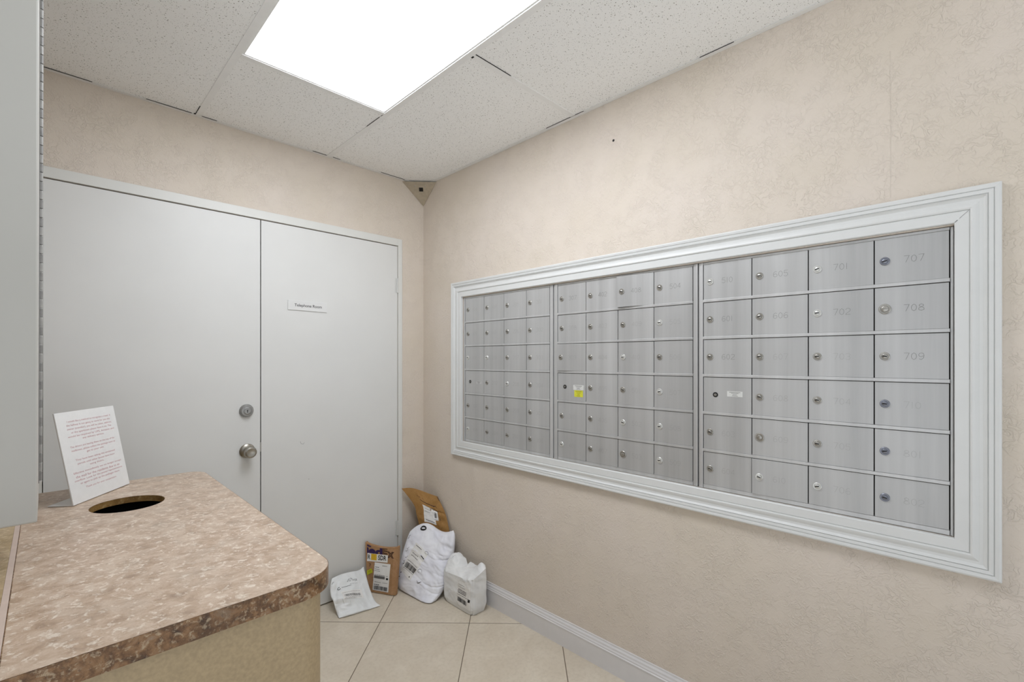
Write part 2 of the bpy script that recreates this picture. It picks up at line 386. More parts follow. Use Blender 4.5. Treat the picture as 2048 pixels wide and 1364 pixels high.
MB().box(XM-.0019, YW-.0036, .878, XM+.0035, YW-.0005, .925).build('strike_plate', M['lock_d'], d2, bevel=.0006)
for z in (1.785, .305):
    h = MB()
    h.lathe((DX1-.004, YW-.008, z-.045), (0, 0, 1), [(0, .003), (.002, .0052), (.029, .0052), (.030, .0046), (.031, .0052), (.059, .0052), (.060, .0046), (.061, .0052), (.088, .0052), (.090, .003)], 12)
    h.box(DX1-.018, YW-.0045, z-.044, DX1-.003, YW-.0025, z+.044)
    h.build('door_hinge', M['hinge_white'], d2)
# small pencil scuff on the leaf
sc = MB(); fnD = lambda x, z: (x, YW-.0034, z)
ribbon(sc, [(.942, .905), (.946, .893), (.957, .889), (.963, .897)], .0012, fnD); ribbon(sc, [(.985, .700), (.987, .700)], .0025, fnD)
sc.build('scuff_mark', M['ink_grey'], d2)
# sign
sg = tag(empty('door_sign', (.981, fy, 1.616)), 'small white rectangular room sign with black lettering mounted on the door', 'sign')
sg.rotation_euler = (0, math.radians(.6), 0)
MB().box(-.1015, -.0045, -.0255, .1015, -.0003, .0255).build('plate', M['sign'], sg, bevel=.001)
tx = MB(); text_fit(tx, 'Telephone Room', lambda x, z: (x, -.0049, z), -.0695, -.0105, .0725, .009, bold=.008); tx.build('lettering', M['ink'], sg)

# ------------------------------------------------------------------ corner camera housing
A, B_, Cc = Vector((1.552, YW-.0008, 2.434)), Vector((XW-.0008, 2.372, 2.434)), Vector((XW-.0012, YW-.0012, 2.313))
D = Vector((XW-.001, YW-.001, 2.434))
hs = tag(empty('corner_camera', tuple(D)), 'triangular metal camera housing fixed in the ceiling corner above the doors', 'camera')
hm = MB().add([A, B_, Cc, D], [(0, 1, 2), (0, 2, 3), (1, 3, 2), (0, 3, 1)])
at(hm.build('housing', M['cam'], bevel=.002), hs)
nH = (B_-A).cross(Cc-A).normalized()
if nH.dot(Vector((-1, -1, 0))) < 0: nH = -nH
eU = (B_-A).normalized(); eV = nH.cross(eU).normalized()
if eV.z < 0: eV = -eV
G = (A+B_+Cc)/3
at(MB().obox(G+eV*.004+eU*.003+nH*.001, eU*.0125, eV*.0125, nH*.002).build('lens_window', M['lens'], bevel=.004), hs)
for q in (-.033, .030):
    at(MB().lathe(G+eU*q+eV*.026-nH*.001, nH, [(0, .004), (.002, .004), (.003, .002)], 12).build('screw', M['lock_d']), hs)

tag(MB().lathe((XW+.001, 1.0994, 2.269), (-1, 0, 0), [(0, .005), (.002, .0052), (.004, .003)], 14).build('wall_screw', M['ink']), 'tiny dark screw left in the bare wall above the mailboxes', 'screw')

# ------------------------------------------------------------------ mailbox surround moulding
TP = [(0, -.0), (0, .0125), (.002, .014), (.0275, .0145), (.029, .0125), (.0305, .0165), (.034, .018), (.040, .0165), (.047, .0135), (.054, .0135), (.0585, .0165), (.061, .0195), (.0625, .0165), (.064, .0195), (.072, .0205), (.0735, .018), (.075, .021), (.082, .0225), (.086, .021), (.0872, .018), (.0872, -.0)]
def frame_sweep(y0, y1, z0, z1, prof):
    m = MB(); k = len(prof); vs = []
    for wv, t in prof:
        vs += [(XW-t, y0-wv, z0-wv), (XW-t, y1+wv, z0-wv), (XW-t, y1+wv, z1+wv), (XW-t, y0-wv, z1+wv)]
    fs = [(4*i+j, 4*i+(j+1) % 4, 4*((i+1) % k)+(j+1) % 4, 4*((i+1) % k)+j) for i in range(k) for j in range(4)]
    return m.add(vs, fs)
IY0, IY1, IZ0, IZ1 = .0443, 2.1158, .8618, 1.6965
struct(frame_sweep(IY0, IY1, IZ0, IZ1, TP).build('trim_2', M['trim']), 'wide white moulded picture frame surround of the mailbox bank', 'moulding')
# mitre crack at the upper corner nearest the room entrance: a thin dark line in the joint
mt = MB(); fnM = lambda y, z: (XW-.0152, y, z)
ribbon(mt, [(IY0-.001, IZ1+.001), (IY0-.006, IZ1+.006)], .0011, fnM); ribbon(mt, [(IY0-.010, IZ1+.010), (IY0-.027, IZ1+.027)], .0006, fnM)
mto = mt.build('mitre_crack', M['ink'], bpy.data.objects['trim_2'])

# ------------------------------------------------------------------ mailboxes
DIG = {'0': [[(.5, 0), (.85, .15), (1, .5), (.85, .85), (.5, 1), (.15, .85), (0, .5), (.15, .15), (.5, 0)]],
 '1': [[(.5, 0), (.5, 1)]],
 '2': [[(0, .8), (.2, .97), (.5, 1), (.8, .97), (1, .78), (.9, .55), (.15, .2), (0, 0), (1, 0)]],
 '3': [[(0, .85), (.25, 1), (.75, 1), (1, .8), (.75, .53), (.4, .53)], [(.75, .53), (1, .27), (.75, 0), (.25, 0), (0, .15)]],
 '4': [[(.8, 0), (.8, 1), (0, .3), (1, .3)]],
 '5': [[(.95, 1), (.15, 1), (.05, .57), (.6, .62), (.95, .45), (.95, .2), (.7, 0), (.25, 0), (0, .12)]],
 '6': [[(.9, .9), (.5, 1), (.1, .75), (0, .35), (.15, .08), (.5, 0), (.85, .08), (1, .3), (.85, .5), (.5, .56), (.1, .42)]],
 '7': [[(0, 1), (1, 1), (.35, 0)]],
 '8': [[(.5, .54), (.15, .65), (.1, .85), (.5, 1), (.9, .85), (.85, .65), (.5, .54), (.05, .4), (0, .15), (.5, 0), (1, .15), (.95, .4), (.5, .54)]],
 '9': [[(.1, .1), (.5, 0), (.9, .25), (1, .65), (.85, .92), (.5, 1), (.15, .92), (0, .7), (.15, .5), (.5, .44), (.9, .58)]]}
ZB = [1.690, 1.5498, 1.4142, 1.277, 1.1400, 1.0033, .8700]   # centre lines of the cross bars (first and last: ends)
def make_lock(kind, sw):
    """a cam lock seen from its face: ring, plug and key slot, axis along -x, centred on the origin"""
    m = MB(); r = .0118 if kind != 'big' else .0145
    m.lathe((0, 0, 0), (-1, 0, 0), [(0, r), (.0022, r), (.0034, r-.0014), (.0032, r*.70), (.0016, r*.67), (.0016, r*.60), (.0044, r*.57), (.0050, r*.50)], 22, 0)
    if kind != 'big': m.obox((-.0051, 0, 0), (.0004, 0, 0), (0, r*.48*math.cos(sw), r*.48*math.sin(sw)), (0, -.0016*math.sin(sw), .0016*math.cos(sw)), 1)
    return m
def mailbox_unit(ys, y0, y1, label, numbers, ajar, locks, service, plates):
    """ys: the five column edges, highest y first"""
    root = tag(empty('mailbox_unit', (XW, (y0+y1)/2, MZ0)), label, 'mailboxes', 'aluminium mailbox units set in the wall')
    fx = XW+.001
    f = MB()
    z0, z1 = MZ0+.0015, MZ1-.0015
    for a, b in ((y0, ys[-1]), (ys[0], y1)):                       # stiles: two flanges with a groove
        mid = (a+b)/2; f.box(fx, a+.0008, z0, fx+.02, mid-.001, z1).box(fx+.003, mid-.001, z0, fx+.02, b-.0012, z1)
    f.box(fx+.0022, ys[-1], ZB[0]-.006, fx+.02, ys[0], z1).box(fx+.0022, ys[-1], z0, fx+.02, ys[0], ZB[-1]+.0065)
    for z in ZB[1:-1]: f.box(fx-.0005, ys[-1]-.0005, z-.0048, fx+.02, ys[0]+.0005, z+.0048)
    f.box(fx+.02, y0+.001, z0, fx+.36, y1-.001, z1, 1)
    at(f.build('frame', [M['alu_fr'], M['gap']], bevel=.0007), root)
    for c in range(4):
        ya, yb = ys[c], ys[c+1]                                     # ya > yb; the hinge edge is yb
        for r in range(6):
            zt, zb = ZB[r]-.0066, ZB[r+1]+.0052
            if r == 0: zt = ZB[0]-.0066
            if r == 5: zb = ZB[-1]+.0072
            g = .0014
            wd = ya-yb-2*g; zc = (zt+zb)/2; hh = (zt-zb)/2
            dr = MB().box(-.0006, 0, -hh, .0024, wd, hh).box(.0024, .004, -hh+.004, .012, wd-.004, hh-.004).build('mailbox_door', M['alu'], bevel=.0005)
            dr.parent = root; dr.location = Vector((fx+.0032, yb+g, zc))-root.location
            th, tz = ajar.get((c, r), (random.uniform(-.002, .004), 0))
            dr.rotation_euler = (tz, 0, max(th, 0))
            if (c, r) == service:
                kh = MB().lathe((-.0007, wd-.0425, 0), (-1, 0, 0), [(0, .0092), (.0012, .0092), (.0014, .0085)], 20, 0)
                kh.lathe((-.0007, wd-.0425, 0), (-1, 0, 0), [(0, .0045), (.0026, .0045), (.003, .003)], 16, 1)
                kh.obox((-.0038, wd-.0425, .0005), (.0003, 0, 0), (0, .0006, 0), (0, 0, .004), 0).build('keyhole', [M['ink'], M['lock_d']], dr)
                for pl in plates:
                    pb = MB().box(-.0012, wd-pl[0]-pl[2], pl[1]-pl[3], -.0005, wd-pl[0], pl[1], 0)
                    fnp = lambda x, z, pl=pl, wd=wd: (-.0014, wd-pl[0]-x*pl[2], pl[1]-pl[3]+z*pl[3])
                    rr = random.Random(3)
                    for k in range(4):
                        yy = .82-.22*k; ww = (.34, .22, .12, .17)[k]; x = .5-ww
                        while x < .5+ww:
                            q = rr.uniform(.03, .09); ribbon(pb, [(x, yy), (min(x+q, .5+ww), yy)], .07, fnp, 1); x += q+.03
                    pb.build(pl[4], [M[pl[5]], M[pl[6]]], dr)
                if not plates: pass
                continue
            lk, sw = locks(c, r)
            lo = make_lock(lk, sw).build('lock', [M[{'b': 'lock_b', 'd': 'lock_d', 's': 'lock_s', 'big': 'lock_d'}[lk]], M['ink']], dr, smooth=True)
            lo.location = (-.0006, wd-.0232, 0)
            num = numbers[c][r]
            if num:
                nb = MB(); s, faint = num; x = 0
                fnn = lambda a, b, wd=wd, x=0: (-.0009, wd-.0655-a, -.0095+b)
                tw = {'1': .4}
                for ch in s:
                    cw = .0115*(tw.get(ch, 1))
                    for st in DIG[ch]: ribbon(nb, [(x+p[0]*cw, p[1]*.0185) for p in st], .00075 if not faint else .0005, fnn)
                    x += cw+.0042
                nb.build('door_number', M['stamp'] if not faint else M['stamp_f'], dr)
    return root
# which stamped numbers read clearly (0) and which are nearly worn away (1)
def nums(l, clear=()): return [None if s is None else (s, 0 if s in clear else 1) for s in l]
rk = random.Random(5)
def lockfn(table, default='d'):
    def f(c, r):
        k = table.get((c, r), default); return k, rk.uniform(-.25, .25) + (PI/2 if (c, r) in table and table.get((c, r)) == 'v' else 0)
    return f
U3 = [.7165, .5496, .3819, .215, .0535]; U2 = [1.4085, 1.2453, 1.0798, .9143, .756]; U1 = [2.0968, 1.9348, 1.7753, 1.6119, 1.4588]
mailbox_unit(U3, .0455, .7345, 'aluminium mailbox unit nearest the camera with the 700s numbers, widest doors in view',
    [nums(['510', '601', '602', None, '603', '604'], ('510', '601', '602')), nums(['605', '606', '607', '608', '609', '610'], ('605', '606')),
     nums(['701', '702', '703', '704', '705', '706'], ('701', '702', )), nums(['707', '708', '709', '710', '801', '802'], ('707', '708', '709'))],
    {(1, 5): (.03, 0), (2, 1): (.006, 0)},
    lockfn({(0, 0): 'b', (0, 1): 'd', (1, 0): 'd', (2, 0): 'b', (2, 1): 'b', (1, 5): 'b', (2, 5): 'b', (3, 0): 's', (3, 1): 'big', (3, 3): 's', (3, 4): 's', (3, 5): 's', (1, 4): 'big'}),
    (0, 3), [(.0835, .015, .052, .019, 'label_plate', 'plate', 'ink_grey')])
mailbox_unit(U2, .7365, 1.4335, 'middle aluminium mailbox unit with a small yellow sticker and one top door ajar',
    [nums(['307', '308', '309', None, '310', '401'], ('307',)), nums(['402', '403', '404', '405', '406', '407'], ('402',)),
     nums(['408', '409', '410', '501', '502', '503'], ('408',)), nums(['504', '505', '506', '507', '508', '509'], ('504',))],
    {(2, 0): (.085, 0), (0, 2): (.06, 0), (2, 3): (.01, 0), (3, 3): (.004, 0)},
    lockfn({(3, 1): 'b', (3, 3): 'b', (2, 4): 'b', (3, 4): 'b', (3, 5): 'b', (2, 5): 'big', (0, 5): 'b', (2, 2): 'b'}),
    (0, 3), [(.091, .010, .058, .022, 'label_plate', 'plate', 'ink_grey'), (.097, -.014, .048, .030, 'yellow_sticker', 'yellow', 'ink_yel')])
mailbox_unit(U1, 1.4355, 2.1145, 'aluminium mailbox unit closest to the room corner, its numbers worn away',
    [nums(['104', '105', '106', None, '107', '108']), nums(['109', '110', '201', '202', '203', '204']),
     nums(['205', '206', '207', '208', '209', '210']), nums(['301', '302', '303', '304', '305', '306'])],
    {}, lockfn({(0, 2): 'b', (0, 5): 'b', (3, 4): 'd', (2, 3): 'b', (3, 5): 'd', (1, 2): 'b'}), (0, 3), [(.095, .004, .045, .014, 'label_plate', 'alu_fr', 'ink_grey')])

# ------------------------------------------------------------------ counter
CT, TH = .914, .038
def rrect(x0, y0, x1, y1, r, n=14):
    """r: radii at (x1,y0), (x1,y1); the other two corners are square"""
    p = [(x0, y0)]
    for cx, cy, rr, a0 in ((x1-r[0], y0+r[0], r[0], -PI/2), (x1-r[1], y1-r[1], r[1], 0)):
        p += [(cx+rr*math.cos(a0+PI/2*i/n), cy+rr*math.sin(a0+PI/2*i/n)) for i in range(n+1)]
    p.append((x0, y1)); return p
out = rrect(-.0445, .908, .4195, 2.089, (.075, .055))
HX, HY, HR = .170, 1.757, .0865
hole = [(HX+HR*math.cos(2*PI*i/56), HY+HR*math.sin(2*PI*i/56)) for i in range(56)]
allp = out+hole
tri = tessellate_polygon([[Vector((x, y, 0)) for x, y in out], [Vector((x, y, 0)) for x, y in hole]])
ct = tag(empty('countertop', (.19, 1.5, CT-TH)), 'pink beige stone patterned laminate countertop with rounded corners and a round hole', 'countertop')
m = MB(); m.add([(x, y, CT) for x, y in allp]+[(x, y, CT-.018) for x, y in allp], [tuple(t) for t in tri]+[tuple(len(allp)+i for i in t[::-1]) for t in tri])
at(m.build('surface', M['top']), ct)
no = len(out); m = MB(); t = .0012
cxm, cym = .19, 1.5
def outset(p, d):
    k = len(p); r = []
    for i in range(k):
        a, b, c_ = Vector(p[i-1]), Vector(p[i]), Vector(p[(i+1) % k]); e1 = (b-a).normalized(); e2 = (c_-b).normalized()
        n1 = Vector((e1.y, -e1.x)); n2 = Vector((e2.y, -e2.x)); nn = (n1+n2); nn = nn/max(nn.length_squared, 1e-6)*2*d if nn.length > 1e-4 else n1*d
        r.append((b.x+nn.x, b.y+nn.y))
    return r
def wallband(m, p, q, z0, z1, closed=True):
    k = len(p); vs = [(x, y, z0) for x, y in p]+[(x, y, z1) for x, y in p]+[(x, y, z0) for x, y in q]+[(x, y, z1) for x, y in q]
    fs = []
    for i in range(k):
        j = (i+1) % k; fs += [(i, j, k+j, k+i), (2*k+i, 3*k+i, 3*k+j, 2*k+j), (k+i, k+j, 3*k+j, 3*k+i), (i, 2*k+i, 2*k+j, j)]
    return m.add(vs, fs)
at(wallband(m, outset(out, t), out, CT-TH, CT-.0004).build('edge_band', M['band'], smooth=True), ct)
hi = [(HX+(HR-.001)*math.cos(2*PI*i/56), HY+(HR-.001)*math.sin(2*PI*i/56)) for i in range(56)]
at(wallband(MB(), hole, hi, CT-.0178, CT-.0008).build('cut_rim', M['chip'], smooth=True), ct)
# seam strip and side ledge running back to the wall
ZL = CT
tag(MB().box(-.0552, .908, CT-TH, -.0461, 2.089, CT+.0003).build('seam_strip', M['strip']), 'thin pinkish strip along the straight seam side of the countertop', 'trim strip')
lg = tag(empty('side_ledge', (-.3, 1.6, CT-TH)), 'ochre stone patterned laminate ledge joining the counter to the wall under the hanging panel', 'ledge')
at(MB().box(BX0+.001, 1.109, CT-TH+.001, -.0555, 2.089, CT).build('ledge_surface', M['ledge']), lg)
at(MB().box(BX0+.001, 1.1075, CT-TH, -.0555, 1.1088, CT-.0005).build('edge_band', M['band']), lg)
# base: hollow shell with a rounded front corner
bo = rrect(-.040, .925, .4025, 2.074, (.050, .040)); bi = outset(bo, -.012)
b = wallband(MB(), bo, bi, 0, CT-TH-.0005)
tag(b.build('counter_base', M['body'], smooth=True), 'tan speckled laminate counter base with a rounded front corner under the countertop', 'counter')
wb = MB()  # black bin added out of sight so the hole looks unlit
def sq(h, z): return [(HX-h, HY-h, z), (HX+h, HY-h, z), (HX+h, HY+h, z), (HX-h, HY+h, z)]
vs = sq(.11, .001)+sq(.135, CT-.0195)+sq(.131, CT-.0195)+sq(.105, .006)
wb.add(vs, [(4*k+i, 4*k+(i+1) % 4, 4*k+4+(i+1) % 4, 4*k+4+i) for k in range(3) for i in range(4)]+[(0, 3, 2, 1), (12, 13, 14, 15)])
tag(wb.build('blackout_bin', M['bin'], bevel=.002), 'unseen black bin added inside the counter to keep the round hole dark', 'bin')

# ------------------------------------------------------------------ sign holder on the counter
BL = Vector((.0558, 1.8343, CT+.0005)); BR = Vector((.2005, 2.0290, CT+.0005)); ed = (BR-BL).normalized(); WS = (BR-BL).length
bk = Vector((-ed.y, ed.x, 0)); up = (bk*math.sin(math.radians(10.8))+Vector((0, 0, 1))*math.cos(math.radians(10.8))); nf = ed.cross(up).normalized()
if nf.dot(Vector((0, -1, 0))) < 0: nf = -nf
HS = .270
sh = tag(empty('notice_holder', tuple(BL)), 'slanted white notice with pink lines of text standing on the countertop beside the hole', 'notice')
a = MB().obox(BL+ed*WS/2+up*(HS/2+.001)-nf*.002, ed*WS/2, up*HS/2, nf*.0013).obox(BL+ed*WS/2+bk*.034+Vector((0, 0, .0015)), ed*WS/2, bk*.032, Vector((0, 0, .0013)))
at(a.build('acrylic_stand', M['acrylic'], bevel=.0006), sh)
at(MB().obox(BL+ed*WS/2+up*(HS/2+.0012)-nf*.0002, ed*(WS/2-.0005), up*(HS/2-.0005), nf*.0004).build('sheet', M['paper']), sh)
LN = [('I would like a method to recognize a creed. If', .853, .16, .90), ('the hallway is not going to work for you the', .808, .14, .88), ('owner (member), you will be taken, address,', .763, .14, .90), ('or the apartment please have it on. The', .718, .19, .88),
      ('would be required by UPS, Amazon and', .673, .13, .92), ('any delivery service.', .632, .35, .72),
      ('The drivers are leaving these on the top of the', .548, .13, .89), ('mailboxes, please collect the package soon as', .503, .14, .89), ('get to your unit.', .462, .37, .67),
      ('They have been taking the unclaimed', .386, .17, .85), ('parcels until other boxes have been', .341, .19, .83), ('using theirs.', .300, .38, .62),
      ('Effective immediately we no longer accept', .238, .10, .93), ('the mail for the residents due to an', .193, .12, .88), ('overflow. Look for the postal representative', .148, .09, .92), ('or agent to pick up the packages there.', .106, .17, .86),
      ('Thank you for your cooperation.', .045, .24, .78)]
tx = MB(); fnS = lambda x, y: tuple(BL+ed*(x*WS)+up*(.001+y*HS)+nf*.0005)
for s_, y, x0, x1 in LN:
    yy = .10+y*.92; text_fit(tx, s_, fnS, x0, yy-.010, x1, yy+.017)
at(tx.build('lettering', M['ink_pink']), sh)

# ------------------------------------------------------------------ hanging panel with piano hinge
pn = tag(empty('hanging_panel', (-.012, 1.3, 1.0175)), 'tall light grey painted panel hanging over the counter, edged by a piano hinge', 'panel')
pn.rotation_euler = (0, math.radians(.10), 0)
MB().box(-.60, 0, 0, 0, .205, ZC-1.0175-.004).build('board', M['panel'], pn, bevel=.003)
hg = MB()
hg.box(-.001, .165, .045, .0012, .207, 1.415)
k = 0; z = .045
while z < 1.41:
    hg.lathe((.0022, .2, z), (0, 0, 1), [(0, .0037), (.0005, .0042), (.0185, .0042), (.019, .0037)], 10, k % 2); z += .0205; k += 1
hg.build('piano_hinge', [M['hinge'], M['hinge_b']], pn)
MB().box(-.02, .2065, .040, .0058, .222, 1.418).build('edge_strip', M['trim'], pn, bevel=.001)

# ------------------------------------------------------------------ parcels
V = Vector
def arc(pts):
    pts = [V(p) for p in pts]; d = [0]
    for a_, b_ in zip(pts, pts[1:]): d.append(d[-1]+(b_-a_).length)
    def f(t):
        s_ = t*d[-1]
        for i in range(len(pts)-1):
            if s_ <= d[i+1]+1e-9: return pts[i].lerp(pts[i+1], (s_-d[i])/max(d[i+1]-d[i], 1e-9))
        return pts[-1].copy()
    return f
def smoothpts(pts):
    """round a boundary polyline a little while keeping its ends"""
    pts = [V(p) for p in pts]
    for _ in range(2):
        n_ = [pts[0]]
        for a_, b_ in zip(pts, pts[1:]): n_ += [a_.lerp(b_, .25), a_.lerp(b_, .75)]
        n_.append(pts[-1]); pts = n_
    return pts
def coons(b, r, t_, l):
    fb, fr, ft, fl = [arc(smoothpts(p)) for p in (b, r, t_, l)]
    c00, c10, c11, c01 = fb(0), fb(1), ft(1), ft(0)
    return lambda u, v: fb(u)*(1-v)+ft(u)*v+fl(v)*(1-u)+fr(v)*u-(c00*(1-u)*(1-v)+c10*u*(1-v)+c11*u*v+c01*(1-u)*v)
def clampw(p, e=.0015):
    return V((min(p.x, XW-e), min(p.y, YW-.003-e), max(p.z, e*.6)))
def fold(p, seed, amp, sc):
    """sharp creases: ridged noise"""
    w_ = noise.noise(p*6+V((seed, 0, 0)))*.05; q = V((p.x*.85+w_, p.y*.85-w_, p.z*1.15+.35*(p.x-p.y)+w_))
    a_ = noise.noise(q*sc+V((seed, seed*2, 0))); b_ = noise.noise(q*sc*2.1+V((0, seed, seed*3)))
    return amp*((1-2*abs(a_))*.9+(1-2*abs(b_))*.45-.7)
def pouch(S, N, front, back, wr, seed, n=44, sc=14, pw=.5, mod=None, extra=None):
    N = V(N).normalized()
    def base(u, v): return (max(0, math.sin(PI*u))*max(0, math.sin(PI*v)))**pw
    def fr(u, v, off=0):
        u_, v_ = min(max(u, 0), 1), min(max(v, 0), 1)
        p = S(u_, v_); b_ = base(u_, v_); m_ = mod(u_, v_) if mod else 1
        q = p+N*(front*b_*m_+fold(p, seed, wr, sc)*min(1, b_*2))
        if extra: q = q+N*extra(u_, v_)*min(1, b_*3)
        return clampw(q)+N*off
    def bk_(u, v):
        p = S(u, v); return clampw(p-N*(back*base(u, v)+.0006))
    m = MB(); vs = [fr(i/n, j/n) for j in range(n+1) for i in range(n+1)]+[bk_(i/n, j/n) for j in range(n+1) for i in range(n+1)]
    K = (n+1)**2; fs = []
    for j in range(n):
        for i in range(n):
            q = j*(n+1)+i; fs += [(q, q+1, q+n+2, q+n+1), (K+q, K+q+n+1, K+q+n+2, K+q+1)]
    for i in range(n):
        fs += [(i, K+i, K+i+1, i+1), (n*(n+1)+i, n*(n+1)+i+1, K+n*(n+1)+i+1, K+n*(n+1)+i)]
        a_, b_ = i*(n+1), (i+1)*(n+1); fs += [(a_, b_, K+b_, K+a_), (a_+n, K+a_+n, K+b_+n, b_+n)]
    m.add(vs, fs); return m, fr
def quadmap(fr, q, off):
    BL_, BR_, TR_, TL_ = q
    def f(s, t, o=0):
        u = (BL_[0]*(1-s)+BR_[0]*s)*(1-t)+(TL_[0]*(1-s)+TR_[0]*s)*t; v = (BL_[1]*(1-s)+BR_[1]*s)*(1-t)+(TL_[1]*(1-s)+TR_[1]*s)*t
        return tuple(fr(u, v, off+o))
    return f
def sticker(fr, q, off, name, mats, parent, n=14, items=(), top=()):
    """a thin label that follows the surface, with printed marks: items are (kind, x0, y0, x1, y1, material index)"""
    f = quadmap(fr, q, off); m = MB()
    m.add([f(i/n, j/n) for j in range(n+1) for i in range(n+1)], [(j*(n+1)+i, j*(n+1)+i+1, (j+1)*(n+1)+i+1, (j+1)*(n+1)+i) for j in range(n) for i in range(n)], 0)
    g = lambda a_, b_: f(a_, b_, .0007); rr = random.Random(hash(name) % 97 if False else len(name)*7)
    def cell(x0, y0, x1, y1, mi, kx=4, ky=4):
        m.add([g(x0+(x1-x0)*i/kx, y0+(y1-y0)*j/ky) for j in range(ky+1) for i in range(kx+1)], [(j*(kx+1)+i, j*(kx+1)+i+1, (j+1)*(kx+1)+i+1, (j+1)*(kx+1)+i) for j in range(ky) for i in range(kx)], mi)
    for it in items:
        k, x0, y0, x1, y1, mi = it[:6]
        if k == 'bar':
            x = x0
            while x < x1:
                w_ = rr.choice((.008, .014, .022))*(1.2); cell(x, y0, min(x+w_, x1), y1, mi, 1, 4); x += w_+rr.choice((.008, .014, .02))
        elif k == 'line':
            x = x0
            while x < x1:
                w_ = rr.uniform(.03, .1); cell(x, y0, min(x+w_, x1), y1, mi, 2, 1); x += w_+.02
        elif k == 'fill': cell(x0, y0, x1, y1, mi)
        elif k == 'text': text_fit(m, it[6], g, x0, y0, x1, y1, mi, bold=.02 if len(it) > 7 else 0)
    return m.build(name, mats, parent)
TOCAM = V((-.70, -.71, 0))

# --- brown paper envelope wedged upright in the corner
S = coons([(1.6333, 2.3831, .1273), (1.6638, 2.2819, .1187), (1.6829, 2.185, .128)],
    [(1.6829, 2.185, .128), (1.6941, 2.2092, .2798), (1.7000, 2.2561, .3937), (1.7000, 2.285, .4293), (1.6931, 2.3374, .4961)],
    [(1.5293, 2.48, .5492), (1.5763, 2.4542, .5511), (1.6259, 2.4258, .5316), (1.6629, 2.3889, .5101), (1.6931, 2.3374, .4961)],
    [(1.6333, 2.3831, .1273), (1.6131, 2.4174, .331), (1.6001, 2.4304, .3952), (1.5951, 2.4283, .4365), (1.5557, 2.4607, .5082), (1.5293, 2.48, .5492)])
ev = tag(empty('paper_envelope', (1.66, 2.28, .12)), 'crumpled brown paper mailing envelope propped in the corner behind the largest white bag', 'envelope')
m, fr = pouch(S, TOCAM, .006, .008, .006, 3.1, 44, 16, .7, extra=lambda u, v: -.006*math.exp(-((v-.70)/.012)**2)*(u > .5))
at(m.build('envelope_body', M['kraft'], smooth=True), ev)
at(sticker(fr, [(.211, .500), (.60, .50), (.60, .715), (.28, .742)], .0012, 'address_label', [M['label'], M['ink_grey']], ev, items=[('line', .1, .78, .7, .81, 1), ('line', .1, .62, .6, .65, 1), ('line', .15, .12, .9, .16, 1)]), ev)
at(sticker(fr, [(.552, .566), (.700, .574), (.722, .700), (.610, .707)], .0020, 'barcode_label', [M['label'], M['ink']], ev, items=[('bar', .12, .2, .62, .85, 1), ('line', .1, .06, .9, .1, 1)]), ev)
im = MB(); f0 = lambda u, v: tuple(fr(u, v, .0016))
ribbon(im, [(.303, .823), (.34, .808), (.385, .797), (.428, .790), (.50, .784), (.573, .780), (.65, .781), (.715, .786)], .012, f0)
ribbon(im, [(.655, .772), (.725, .788), (.75, .80), (.765, .765)], .008, f0); ribbon(im, [(.715, .712), (.745, .70), (.765, .58)], .012, f0)
ribbon(im, [(.60, .712), (.72, .712)], .006, f0); ribbon(im, [(.985, .985), (.992, .93)], .02, f0)
rr = random.Random(4)
for g0, g1, yy in ((.25, .31, .885), (.30, .36, .862), (.35, .44, .852)):
    p = [(rr.uniform(g0, g1), yy+rr.uniform(-.018, .018)) for _ in range(6)]; ribbon(im, sorted(p), .004, f0)
at(im.build('print', M['ink_brown']), ev)

# --- large white poly bag
S = coons([(1.4442, 2.3742, .0102), (1.4547, 2.2598, .004), (1.4635, 2.1592, .004), (1.4804, 2.1126, .004), (1.5222, 2.1155, .004)],
    [(1.5222, 2.1155, .004), (1.5703, 2.1208, .0292), (1.6245, 2.1231, .1087), (1.6674, 2.1368, .22), (1.6839, 2.1486, .3135), (1.6819, 2.1648, .336)],
    [(1.5465, 2.4133, .3005), (1.5776, 2.3963, .33), (1.6103, 2.3495, .3556), (1.6304, 2.3011, .3457), (1.6459, 2.2573, .3213), (1.6631, 2.2119, .3169), (1.6819, 2.1648, .336)],
    [(1.4442, 2.3742, .0102), (1.4481, 2.3915, .0494), (1.4697, 2.4052, .1258), (1.4951, 2.4081, .1999), (1.5304, 2.4152, .2713), (1.5465, 2.4133, .3005)])
bg = tag(empty('poly_bag', (1.52, 2.2, 0)), 'largest white plastic mailing bag, bulging and upright, leaning into the room corner', 'parcel')
def bagfold(u, v):      # horizontal creases gathered at the right-hand side and the folded flap under the top edge
    s_ = 0
    for v0, a_, k in ((.17, .0045, .45), (.25, .006, .30), (.29, .0025, .5), (.40, .004, .55), (.60, .007, .50), (.65, .004, .40)):
        s_ -= a_*math.exp(-((v-v0-.10*(1-u)-.02*math.sin(9*u+20*v0))/.011)**2)*max(0, (u-k)/(1-k))**.5*(1 if u > k else 0)
    d = (v-.86)-(-.32)*(u-.75)
    if u > .55: s_ += .008/(1+math.exp(-d/.010))*min(1, (u-.55)/.08)
    return s_
m, fr = pouch(S, TOCAM, 0.050, .05, .0085, 8.3, 90, 12, .40, extra=bagfold)
at(m.build('bag_body', M['bag'], smooth=True), bg)
at(sticker(fr, [(.040, .335), (.305, .235), (.53, .640), (.255, .76)], .0012, 'shipping_label', [M['label'], M['ink'], M['ink_grey']], bg,
    items=[('bar', .12, .22, .95, .40, 1), ('line', .1, .18, .95, .195, 2), ('line', .1, .45, .9, .465, 2), ('line', .15, .62, .7, .64, 2), ('line', .15, .70, .6, .72, 2), ('fill', .70, .80, .95, .83, 1), ('line', .1, .93, .55, .955, 2), ('fill', .78, .05, .86, .09, 2)]), bg)
im = MB(); f0 = lambda u, v: tuple(fr(u, v, .0016))
